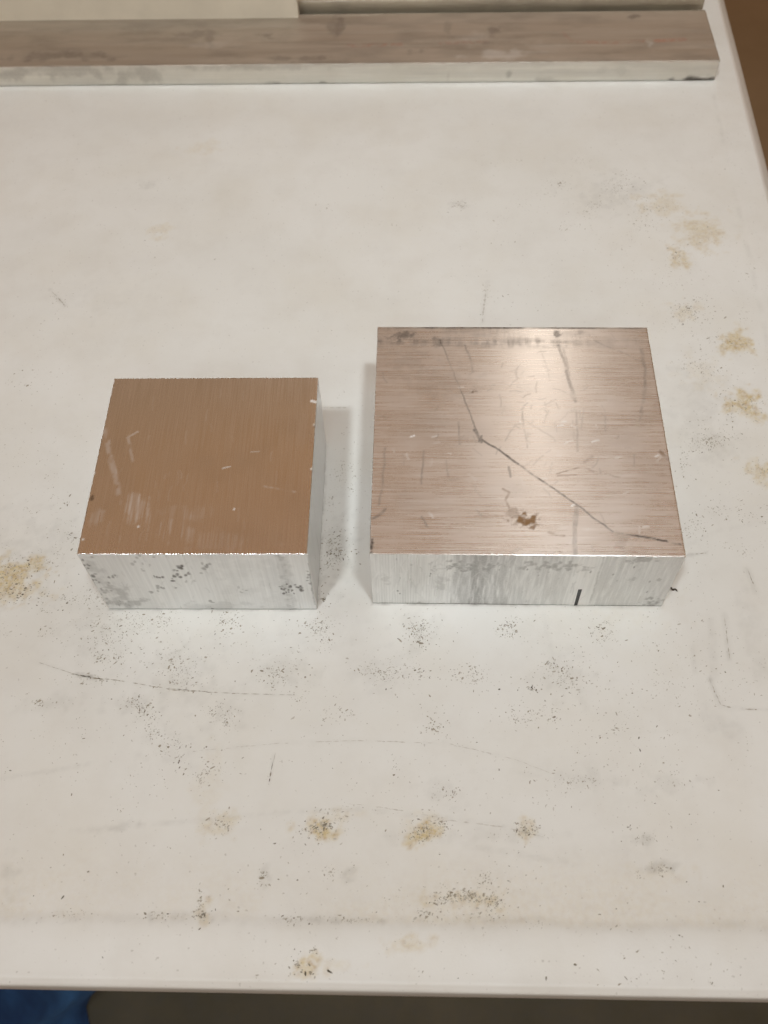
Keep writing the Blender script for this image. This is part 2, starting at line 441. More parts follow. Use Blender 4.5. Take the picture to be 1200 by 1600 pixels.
# ------------------------------------------------------------------ machined blocks
def rounded_block(name, cx, cy, w, d, h, yaw, bevel, mats, painters, step=.5):
    """one mesh, six gridded faces with softened edges; mats/painters keyed by face.
    local origin: centre of the base, metres"""
    hw = np.array([w / 2, d / 2, h / 2])
    faces = {'top': (0, 1, 2, 1), 'bottom': (0, 1, 2, -1), 'front': (0, 2, 1, -1), 'back': (0, 2, 1, 1), 'right': (1, 2, 0, 1), 'left': (1, 2, 0, -1)}
    Vs, Fs, Uv, mi = [], [], [], []
    at = {'grime_shade': [], 'stain': [], 'bright': []}
    off = 0
    for fname, (a, b, c, s) in faces.items():
        st = step if fname == 'top' else min(step, .32) if fname == 'front' and step < 1 else step if fname == 'front' else (1.2 if fname in ('right', 'left') else 6)
        def axis(H):
            inner = np.linspace(-(H - bevel), H - bevel, max(2, int(2 * (H - bevel) / st)))
            return np.concatenate([[-H, -H + bevel * .45], inner, [H - bevel * .45, H]])
        A, B = np.meshgrid(axis(hw[a]), axis(hw[b]), indexing='ij')
        P = np.zeros(A.shape + (3,)); P[..., a] = A; P[..., b] = B; P[..., c] = s * hw[c]
        core = np.clip(P, -(hw - bevel), hw - bevel)
        dlt = P - core
        # slight nicks in the edge
        nk = np.clip(fbm((P[..., 0] + P[..., 1]) * .30 + 50, P[..., 2] * .30 + P[..., 1] * .11, 21, 4) - .12, 0, 1) * 1.1
        edge = (np.linalg.norm(dlt, axis=-1) > bevel * 1.02)
        nrm = np.linalg.norm(dlt, axis=-1, keepdims=True) + 1e-9
        Q = core + dlt / nrm * bevel
        Q = Q - (dlt / nrm) * (nk * edge * bevel * .15)[..., None]
        nu, nv = A.shape
        F = grid_faces(nu, nv, off)
        flip = (s > 0) != (fname in ('top', 'bottom', 'right', 'left'))
        if flip: F = F[:, ::-1]
        Vs.append(Q.reshape(-1, 3)); Fs.append(F); off += nu * nv
        # U axis = direction across the machining lines
        if fname == 'top' and painters.get('lines') == 'x': uv = np.stack([B, A], -1)
        else: uv = np.stack([A, B], -1)
        Uv.append(uv.reshape(-1, 2) * .01)
        g = np.zeros_like(A); sn = np.zeros_like(A); br = np.zeros_like(A)
        if fname in painters: painters[fname](A, B, g, sn, br)
        if painters: g += edge * np.clip(fbm((P[..., 0] + P[..., 1]) * .16 + 9, P[..., 2] * .3, 44, 4) + .05, 0, 1) * .25
        at['grime_shade'].append(np.clip(g, 0, 1).ravel()); at['stain'].append(np.clip(sn, 0, 1).ravel()); at['bright'].append(np.clip(br, 0, 1).ravel())
        mi.append(np.full(len(F), {'top': 0, 'bottom': 0}.get(fname, 1), np.int32))
    V = np.concatenate(Vs); V[:, 2] += h / 2
    me = mesh_np(name, V * MM, np.concatenate(Fs), {k: np.concatenate(v) for k, v in at.items()}, np.concatenate(Uv), True, None)
    for m in mats: me.materials.append(m)
    me.polygons.foreach_set('material_index', np.concatenate(mi))
    o = link(name, me)
    o.location = (cx * MM, cy * MM, 0.0002); o.rotation_euler = (0, 0, yaw)
    return o

class FaceMap:
    """photo position -> (a,b) mm on the top / front face of a block"""
    def __init__(s, cx, cy, w, d, h, yaw): s.c = (cx, cy); s.w, s.d, s.h, s.y = w, d, h, yaw
    def loc(s, p):
        x, y = p[0] - s.c[0], p[1] - s.c[1]; c, k = math.cos(s.y), math.sin(s.y)
        return x * c + y * k, -x * k + y * c
    def top(s, px, py): return s.loc(un(px, py, s.h))
    def front(s, px, py):
        n = np.array([math.sin(s.y), -math.cos(s.y), 0]); p0 = np.array([s.c[0], s.c[1], 0]) + n * s.d / 2
        p = un_plane(px, py, p0, n); return s.loc(p)[0], p[2] - s.h / 2

def stroke(A, B, arr, fm, pts, w, soft, amt, dash=.4, seed=0):
    q = [fm(*p) for p in pts]
    e_ = w + soft + 1.2; xs = [p[0] for p in q]; ys = [p[1] for p in q]
    w_ = (A > min(xs) - e_) & (A < max(xs) + e_) & (B > min(ys) - e_) & (B < max(ys) + e_)
    if w_.any(): arr[w_] = np.maximum(arr[w_], seg_mask(A[w_] + .45 * fbm(A[w_] * .16, B[w_] * .16, 401, 3), B[w_] + .45 * fbm(A[w_] * .16 + 7, B[w_] * .16, 402, 3), q, w, soft, dash, seed) * amt)
def spot(A, B, arr, fm, px, py, rx, ry, amt, seed=0, rough=.8, fine=.5, soft=.6):
    c = fm(px, py); ex = abs(fm(px + 5, py)[0] - c[0]) / 5; ey = abs(fm(px, py + 5)[1] - c[1]) / 5
    w_ = (np.abs(A - c[0]) < rx * ex * 2.6) & (np.abs(B - c[1]) < ry * ey * 2.6)
    if w_.any(): arr[w_] = np.maximum(arr[w_], blob_mask(A[w_], B[w_], c[0], c[1], rx * ex * 1.1, ry * ey * 1.1, 0, rough, fine, seed, soft) * amt)
def hairlines(A, B, arr, n, cx, cy, sx, sy, lmin, lmax, amt, seed, ang=None, spread=3.2):
    r = np.random.default_rng(seed)
    for i in range(n):
        x, y = cx + sx * r.normal(), cy + sy * r.normal(); L = r.uniform(lmin, lmax)
        a = (ang if ang is not None else 0) + r.uniform(-spread, spread); b = a + r.uniform(-.5, .5)
        p = [(x, y), (x + L * .5 * math.cos(a), y + L * .5 * math.sin(a)), (x + L * .5 * (math.cos(a) + math.cos(b)), y + L * .5 * (math.sin(a) + math.sin(b)))]
        x0, x1 = min(q[0] for q in p) - 1.5, max(q[0] for q in p) + 1.5
        y0, y1 = min(q[1] for q in p) - 1.5, max(q[1] for q in p) + 1.5
        m = (A > x0) & (A < x1) & (B > y0) & (B < y1)
        if not m.any(): continue
        arr[m] = np.maximum(arr[m], seg_mask(A[m], B[m], p, .05, .55) * amt * r.uniform(.4, 1))

# --- smaller block, left
LB = (-82.4, 259.2, 101.0, 100.2, 53.5, -.0446)
fl = FaceMap(*LB)
def left_top(A, B, g, s, br):
    f = fl.top
    stroke(A, B, br, f, [(163, 672), (172, 715), (186, 772)], .25, 1.7, .22, .7, 1)
    stroke(A, B, br, f, [(170, 690), (182, 740)], .15, .9, .26, .6, 2)
    stroke(A, B, br, f, [(201, 682), (207, 720)], .15, 1.0, .22, .6, 3)
    n = np.clip(.35 + fbm(A * 1.1, B * .05, 31, 3), 0, 1)
    for (x, y, rx, ry, k) in ((213, 793, 20, 20, .34), (222, 825, 10, 22, .22), (278, 825, 30, 22, .20), (152, 810, 10, 14, .16), (340, 845, 60, 14, .08), (290, 800, 40, 10, .08)):
        c = np.zeros_like(A); spot(A, B, c, f, x, y, rx, ry, k, int(x), .6, .2); np.maximum(br, c * n, out=br)
    stroke(A, B, br, f, [(488, 626), (496, 628)], .5, .4, 1, 0, 4)
    stroke(A, B, br, f, [(349, 732), (359, 730)], .1, .5, .6, 0, 5); stroke(A, B, br, f, [(413, 760), (460, 770)], .1, .8, .22, .8, 6)
    stroke(A, B, br, f, [(392, 707), (404, 706)], .1, .5, .3, 0, 7); stroke(A, B, br, f, [(200, 685), (215, 676)], .1, .7, .4, .2, 8)
    for (x, y) in ((148, 740), (130, 843), (366, 796), (216, 823), (491, 664), (487, 733)): spot(A, B, br, f, x, y, 1.8, 1.8, .9, x, .2)
    for (x, y) in ((144, 778), (134, 800), (130, 815), (120, 862), (493, 666)): spot(A, B, g, f, x, y, 2.5, 4, .6, x, .5)
    hairlines(A, B, br, 40, 0, -10, 30, 25, 2, 9, .08, 5, math.pi / 2, .15)
    g += .05 * np.clip(fbm(A * .05, B * .05, 9, 3), 0, 1)
def left_front(A, B, g, s, br):
    f = fl.front
    r = np.random.default_rng(3)
    cl = [(134, 885, 6, 7, 10, .75), (147, 905, 6, 9, 12, .75), (163, 925, 7, 10, 8, .5), (172, 902, 6, 5, 6, .7), (278, 898, 9, 7, 14, .9), (280, 885, 3, 3, 6, .95), (248, 902, 5, 2, 4, .9),
          (318, 886, 8, 5, 6, .6), (245, 920, 16, 4, 9, .6), (448, 922, 8, 5, 18, .95), (468, 918, 6, 4, 7, .9), (193, 944, 14, 3, 12, .6), (330, 946, 6, 3, 5, .6),
          (380, 922, 6, 4, 5, .4), (483, 902, 4, 8, 6, .7), (232, 890, 6, 5, 4, .4), (300, 905, 10, 4, 4, .4), (220, 875, 30, 5, 6, .4)]
    for (x, y, sx, sy, n, k) in cl:
        for i in range(n):
            spot(A, B, g, f, x + sx * r.normal() * .8, y + sy * r.normal() * .8, r.uniform(1.2, 3.4), r.uniform(1.0, 2.4), k * r.uniform(.6, 1), int(r.integers(1e4)), .5)
    for (x, y, rx, ry, k) in ((185, 925, 22, 12, .30), (200, 944, 36, 7, .34), (445, 900, 10, 50, .16), (360, 890, 30, 40, .08), (420, 900, 22, 60, .08), (150, 890, 12, 26, .18), (340, 946, 60, 5, .16)):
        spot(A, B, g, f, x, y, rx, ry, k, int(x), .9, .25, .9)
    stroke(A, B, g, f, [(438, 868), (446, 910), (455, 952)], .8, 2.6, .30, .7, 2)
    stroke(A, B, g, f, [(483, 880), (492, 945)], .1, .6, .55, .4, 3)
    hairlines(A, B, g, 60, 0, 0, 40, 16, 1, 6, .16, 8, math.pi / 2, .4)
    g += (1 - sstep(.2, 1.0, B + LB[4] / 2)) * .9  # contact shadow painted as a dark line along the foot
o = rounded_block('aluminium_block', *LB, .24, [M_TOP_L, M_FRONT], {'top': left_top, 'front': left_front, 'lines': 'y'})
tag(o, 'smaller thicker aluminium block with plain brown reflecting brushed top, on the left', 'metal block', 'machined aluminium blocks')

# --- larger block, right
RB = (65.8, 273.0, 138.5, 135.7, 47.8, -.0557)
fr = FaceMap(*RB)
def right_top(A, B, g, s, br):
    f = fr.top
    S = lambda pts, w, so, a, d=.4, sd=0, arr=g: stroke(A, B, arr, f, pts, w, so, a, d, sd)
    S([(688, 530), (705, 575), (722, 612)], .08, .5, .42, .3, 1); S([(722, 612), (748, 684)], .12, .45, .65, .25, 2)
    S([(741, 672), (752, 691)], .3, .8, .7, .3, 3); S([(748, 690), (752, 682)], .2, .6, .6, 0, 4)
    S([(752, 687), (775, 701), (810, 726)], .30, .42, .95, .2, 5); S([(810, 726), (890, 780), (925, 808), (958, 831)], .16, .42, .9, .35, 6)
    S([(958, 831), (990, 837), (1030, 845), (1064, 851)], .26, .42, .95, .8, 7)
    S([(872, 540), (884, 572), (898, 627)], .3, 1.0, .45, .4, 8); S([(880, 545), (892, 590)], .1, .8, .3, .5, 9)
    S([(900, 640), (903, 705)], .1, .9, .26, .6, 10); S([(893, 640), (897, 690)], .1, .7, .2, .7, 11); S([(912, 640), (908, 670)], .1, .7, .2, .4, 12)
    S([(726, 540), (735, 560), (739, 582)], .1, .8, .4, .4, 13); S([(1001, 545), (1007, 575), (1007, 610), (1002, 645)], .2, 1.0, .36, .5, 14)
    S([(1004, 545), (1010, 620)], .1, .8, .22, .5, 15); S([(930, 533), (1006, 566)], .1, .7, .30, .6, 16); S([(1020, 560), (1024, 580), (1030, 605)], .2, 1.1, .34, .5, 17)
    S([(900, 792), (897, 830), (899, 869)], .7, .6, .34, .25, 18)
    S([(661, 705), (659, 757)], .1, .7, .40, .3, 19); S([(601, 700), (598, 755), (592, 790)], .1, .8, .36, .4, 20); S([(600, 796), (592, 806), (584, 810)], .3, .8, .5, .4, 21)
    S([(716, 660), (718, 695)], .1, .7, .36, .3, 22); S([(697, 720), (700, 745)], .1, .7, .26, .3, 23); S([(660, 808), (668, 823)], .1, .7, .4, .3, 24); S([(745, 798), (752, 806)], .1, .7, .35, .2, 25)
    S([(795, 730), (798, 745)], .2, .8, .5, .2, 26); S([(815, 640), (824, 700)], .1, .7, .32, .4, 27); S([(818, 655), (865, 685), (868, 690)], .05, .6, .22, .4, 28)
    S([(845, 545), (860, 595)], .05, .6, .18, .6, 29); S([(830, 680), (805, 665), (790, 690)], .05, .6, .28, .5, 30)
    T = lambda pts, w, so, a, d=.3, sd=0: stroke(A, B, s, f, pts, w, so, a, d, sd)
    T([(787, 765), (796, 770), (790, 782), (795, 797), (812, 806)], .2, .7, .55, .4, 40); T([(870, 742), (880, 738), (905, 731)], .08, .55, .65, .7, 41)
    T([(905, 731), (920, 733), (932, 741)], .08, .6, .4, .7, 42); T([(872, 745), (900, 742)], .1, .6, .5, .3, 43); T([(915, 722), (925, 714)], .3, 1.2, .4, .5, 44)
    T([(1032, 706), (1044, 718)], .5, 1.0, .8, .4, 45); T([(945, 740), (968, 745)], .1, .7, .4, .6, 46); T([(857, 832), (880, 838)], .2, .8, .45, .5, 47)
    spot(A, B, s, f, 818, 813, 17, 10, .95, 50, .9); spot(A, B, s, f, 806, 803, 12, 8, .45, 51, .8); spot(A, B, g, f, 826, 817, 5, 3, .7, 52)
    spot(A, B, s, f, 740, 612, 5, 3, .5, 53); spot(A, B, g, f, 739, 613, 1.5, 1.5, .9, 54); spot(A, B, g, f, 580, 855, 3, 9, .9, 55); spot(A, B, s, f, 970, 845, 10, 12, .22, 56)
    for (x, y, w_) in ((880, 660, 7), (876, 666, 5), (968, 715, 6), (932, 690, 6), (1010, 823, 6), (645, 682, 4), (680, 682, 4), (895, 790, 3), (1027, 712, 3)):
        stroke(A, B, br, f, [(x - w_, y + 1), (x + w_ * .6, y - 1)], .1, .5, .5, .5, x)  # glints painted into the colour as short pale dashes
    # tarnish along the far edge, streaks along the milling
    band = (B > 47)
    n = fbm(A * .55, B * .12, 61, 4) * .6 + fbm(A * .07, B * .5, 63, 3) * .7; e = sstep(52, 56, B) * (1 - sstep(57, 62, B) * .6)
    g += band * e * np.clip(.34 + .75 * n, 0, 1) * .62 * (1 - .6 * sstep(0, 50, A))
    g += .75 * sstep(66.0, 67.2, B) * np.clip(.7 + .5 * fbm(A * .1, B * 0, 64, 3), 0, 1)
    for (x, y, rx, ry, k) in ((630, 525, 18, 8, .65), (690, 533, 14, 6, .5), (905, 522, 14, 6, .35), (640, 560, 30, 20, .14), (690, 600, 50, 30, .10), (870, 522, 6, 4, .6)):
        spot(A, B, g, f, x, y, rx, ry, k, x + y, .9, .4, .9)
    hairlines(A, B, g, 70, 5, 5, 38, 32, 2, 8, .26, 12); hairlines(A, B, br, 26, 0, 0, 40, 38, 1.5, 5, .22, 13)
    hairlines(A, B, g, 40, 0, 0, 45, 40, 8, 30, .05, 14, 0, .015); hairlines(A, B, br, 120, 0, 0, 40, 38, 10, 45, .03, 15, 0, .01)
    hairlines(A, B, g, 25, 0, 20, 12, 16, 1.5, 5, .32, 16, 1.0, 1.0)
    g += .10 * np.clip(fbm(A * .04, B * .05, 90, 3), 0, 1)
def right_front(A, B, g, s, br):
    f = fr.front
    def band(x0, x1, k, seed, lo=.2):
        a0, a1 = f(x0, 905)[0], f(x1, 905)[0]
        m = sstep(a0 - .25, a0 + .25, A) * (1 - sstep(a1 - .25, a1 + .25, A))
        n = np.clip(lo + 1.1 * fbm(A * .9, B * .09, seed, 4) * .6, 0, 1)
        np.maximum(g, m * n * k, out=g)
    xl = f(706, 905)[0]
    g += (A < xl) * .16 * sstep(.1, .8, np.sin(A * 2 * math.pi / 1.25 + .5 * fbm(A * .2, B * .02, 7, 2))) * np.clip(.6 + .6 * fbm(A * .1, B * .05, 17, 3), 0, 1)
    g += (A > xl) * .07 * sstep(.0, .9, np.sin(A * 2 * math.pi / 1.6)) * np.clip(.5 + .8 * fbm(A * .1, B * .05, 18, 3), 0, 1)
    band(706, 800, .36, 1, .75); band(735, 757, .52, 2, .85); band(800, 890, .22, 3, .7); band(935, 1070, .20, 4, .9); band(580, 706, .14, 5); band(760, 772, .5, 6, .4)
    a0 = f(890, 905)[0]; a1 = f(934, 905)[0]
    br += sstep(a0, a0 + 2, A) * (1 - sstep(a1 - 1, a1, A)) * .30 * np.clip(.5 + fbm(A * .5, B * .03, 8, 3), 0, 1)
    for (x, y, rx, ry, k) in ((740, 885, 40, 10, .55), (860, 885, 50, 8, .45), (1005, 873, 26, 8, .45), (1020, 940, 16, 8, .55), (1030, 905, 7, 4, .4), (985, 905, 7, 4, .35), (700, 945, 60, 3, .4), (690, 910, 10, 16, .25), (600, 905, 8, 8, .2)):
        spot(A, B, g, f, x, y, rx, ry, k, x, .9, .45, .9)
    stroke(A, B, g, f, [(943, 872), (922, 942)], .1, .7, .3, .4, 2)
    hairlines(A, B, g, 160, 0, 0, 36, 14, 2, 12, .20, 18, math.pi / 2, .06); hairlines(A, B, br, 90, -20, 0, 40, 14, 4, 18, .25, 19, math.pi / 2, .08)
    r = np.random.default_rng(8)
    for i in range(40): spot(A, B, g, f, r.uniform(590, 1040), r.uniform(872, 944), r.uniform(1, 2.4), r.uniform(1, 2), r.uniform(.2, .7), i, .5)
    g += (1 - sstep(.2, .9, B + RB[4] / 2)) * .75  # foot of the face painted dark for the contact shadow
blk = rounded_block('aluminium_block', *RB, .26, [M_TOP_R, M_FRONT_R], {'top': right_top, 'front': right_front, 'lines': 'x'})
tag(blk, 'larger scratched aluminium block with black ink tick on its front face', 'metal block', 'machined aluminium blocks')
# ink tick on the front face, a thin film of marker
mink = simple('black_marker_ink', (.012, .012, .012), .35)
a = fr.front(906, 922); b = fr.front(899, 946); w = .85
y0 = -RB[3] / 2
pts = [(a[0] - w, a[1] + .4), (a[0] + w * 1.1, a[1] + .6), (b[0] + w, b[1]), (b[0] - w * .8, b[1] - .3)]
V = [(p[0] * MM, (y0 - .03) * MM, (p[1] + RB[4] / 2) * MM) for p in pts] + [(p[0] * MM, (y0 + .2) * MM, (p[1] + RB[4] / 2) * MM) for p in pts]
tick = link('ink_tick', mesh_np('ink_tick', V, [(0, 3, 2, 1), (4, 5, 6, 7), (0, 1, 5, 4), (1, 2, 6, 5), (2, 3, 7, 6), (3, 0, 4, 7)], None, None, False, mink), blk)
tick['label'] = 'short black marker tick'

# ------------------------------------------------------------------ bars behind
BY = -.0511
BW, BH, BLEN = 63.6, 15.3, 900.0
bc, bs = math.cos(BY), math.sin(BY)
bx, by = 248.1 - bc * BLEN / 2 - bs * BW / 2, 615.8 - bs * BLEN / 2 + bc * BW / 2
fb = FaceMap(bx, by, BLEN, BW, BH, BY)
def bar_top(A, B, g, s, br):
    f = fb.top
    n = fbm(A * .03, B * .10, 71, 5)
    g += .22 * np.clip(n, 0, 1)
    for (x, y, rx, ry, k) in ((300, 55, 30, 6, .25), (330, 60, 8, 20, .25), (770, 50, 14, 14, .35), (760, 68, 20, 8, .35), (415, 55, 12, 5, .35), (520, 30, 10, 20, .25), (640, 80, 20, 5, .3), (100, 88, 90, 6, .35), (160, 27, 14, 3, .7), (530, 40, 6, 14, .35), (985, 26, 8, 3, .4), (450, 92, 60, 4, .3), (700, 40, 5, 30, .16)):
        spot(A, B, g, f, x, y, rx, ry, k, x, .9, .12, .9)
    for (x, y, rx, ry, k) in ((1015, 70, 9, 8, .35), (770, 85, 40, 8, .18), (740, 60, 20, 10, .10), (330, 70, 40, 8, .08), (860, 75, 40, 8, .06)):
        spot(A, B, br, f, x, y, rx, ry, k, x, .8, .15, .9)
    g += .5 * sstep(30.4, 31.4, B)
    g += .3 * (1 - sstep(-31.4, -30, B)) * np.clip(.3 + fbm(A * .08, B * 0, 6), 0, 1)
def red_marks(A, B):
    f = fb.top; m = np.zeros_like(A)
    K = .6
    stroke(A, B, m, f, [(905, 66), (960, 67), (1005, 64)], .8, 2.2, .55, .6, 3); stroke(A, B, m, f, [(1025, 64), (1068, 62)], 1.0, 2.2, .9, .4, 4)
    stroke(A, B, m, f, [(540, 72), (625, 70)], .8, 2.6, .55, .7, 5); stroke(A, B, m, f, [(690, 68), (760, 66)], .8, 2.6, .35, .8, 6); stroke(A, B, m, f, [(880, 52), (895, 66)], .8, 2, .3, .6, 7)
    return m * K
def bar_front(A, B, g, s, br):
    f = fb.front
    n = fbm(A * .025, B * .12, 81, 5)
    fade = 1 - sstep(-150, 20, A - (330 - 450)) * .75
    g += np.clip(n * .55 + .05, 0, 1) * fade
    for (x, y, rx, ry, k) in ((30, 114, 70, 10, .26), (120, 112, 60, 12, .24), (215, 118, 40, 14, .24), (400, 105, 120, 5, .2), (510, 131, 8, 3, .5), (420, 130, 14, 3, .4), (795, 118, 4, 6, .3), (960, 110, 30, 6, .12), (1085, 124, 30, 3.5, .9), (1106, 118, 6, 8, .25), (850, 124, 20, 3, .2), (700, 118, 4, 10, .2)):
        spot(A, B, g, f, x, y, rx, ry, k, x, .9, .12, .9)
    g += (1 - sstep(0, .9, B + BH / 2)) * .6  # darker along the bottom edge
def add_red(me_mat):
    pass
# the red chalk smears get their own slot of stain colour on the bar
def bar_painter(A, B, g, s, br):
    bar_top(A, B, g, s, br); np.maximum(s, red_marks(A, B), out=s)
for n in M_BAR.node_tree.nodes:      # stain colour of the bar is reddish
    if n.type == 'MIX' and abs(n.inputs['B'].default_value[0] - .22) < 1e-4: n.inputs['B'].default_value = (.40, .13, .055, 1)
bar = rounded_block('flat_bar', bx, by, BLEN, BW, BH, BY, .5, [M_BAR, M_BAR_F], {'top': bar_painter, 'front': bar_front, 'lines': 'x'}, 1.0)
tag(bar, 'long flat aluminium bar with red smears lying across the table behind the blocks', 'metal bar', 'metal bars at the back of the table')

# second bar, just behind
B2L, B2W, B2H = 330.0, 40.0, 22.0
nb2 = np.array([bs, -bc, 0.0]); p0b = np.array([bx, by, 0.0]) - nb2 * (BW / 2 + 5.0)
p = un_plane(1099, 10, p0b, nb2)
cx2, cy2 = p[0] - bc * B2L / 2 - bs * B2W / 2, p[1] - bs * B2L / 2 + bc * B2W / 2
def b2f(A, B, g, s, br): g += np.clip(.25 + fbm(A * .05, B * .1, 33), 0, 1) * .2
bar2 = rounded_block('flat_bar', cx2, cy2, B2L, B2W, B2H, BY, .5, [M_BAR2, M_BAR2], {'top': b2f, 'front': b2f, 'lines': 'x'}, 1.5)
tag(bar2, 'dull grey bar behind the long flat bar, cut off by top of picture', 'metal bar', 'metal bars at the back of the table')

# cream block of board behind the bar on the left
def cream_box():
    q = un(466, 12, 22.0)
    w, d, h = 420.0, 5.0, 42.0
    m = simple('cream_board', (.66, .61, .50), .6, 0, .05, 40, .1)
    cx, cy = q[0] - bc * w / 2 - bs * d / 2, q[1] - 2 - bs * w / 2 + bc * d / 2
    o = rounded_block('cream_board', cx, cy, w, d, h, BY, 1.2, [m, m], {}, 4)
    tag(o, 'plain cream board standing behind the left half of long flat bar', 'board')
cream_box()

# ------------------------------------------------------------------ blue fabric under the table front
def blue_cloth():
    t = NT('blue_fabric'); v = t.coord()
    n = t.noise(v, 9, 4); c = t.mix(t.ramp(n, .35, .65), (0.02, 0.075, 0.24), (0.07, 0.25, 0.66))
    m = t.set(Base_Color=c, Roughness=.65, Normal=t.bump(t.noise(v, 700, 2), .3, .001))
    n1, n2 = 96, 60
    ph, tt = np.meshgrid(np.linspace(0, 2 * math.pi, n1, endpoint=False), np.linspace(0, 1, n2), indexing='ij')
    prof = np.where(tt < .72, 1.0 - .10 * tt / .72, .90 * np.sqrt(np.clip(1 - ((tt - .72) / .28) ** 2, 0, 1)))
    zz = -738 + 300 * np.where(tt < .72, tt / .72 * .78, .78 + .22 * np.sin((tt - .72) / .28 * math.pi / 2))
    fold = 1 + .05 * np.sin(ph * 9 + 9.0 * tt) + .07 * vnoise(ph * 4.5 + 6 * tt, tt * 5 + 1, 12) * np.abs(np.sin(ph / 2)) + .03 * np.sin(ph * 17 + 12 * tt)
    r = prof * fold
    cx, cy = -515, 130
    X = cx + 185 * r * np.cos(ph); Y = cy + 160 * r * np.sin(ph)
    Z = zz + (40 * vnoise(X * .018 + Y * .012, Y * .006, 3) + 14 * vnoise(X * .05 + Y * .035, Y * .012, 31)) * tt
    P = np.stack([X, Y, Z], -1).reshape(-1, 3) * MM
    F = grid_faces(n1, n2); ids = np.arange(n1 * n2).reshape(n1, n2)
    F = np.concatenate([F, np.stack([ids[-1, :-1], ids[0, :-1], ids[0, 1:], ids[-1, 1:]], 1)])
    o = link('blue_fabric', mesh_np('blue_fabric', P, F, None, None, True, m))
    tag(o, 'folded blue fabric on the floor under the lower left table edge', 'fabric')
blue_cloth()

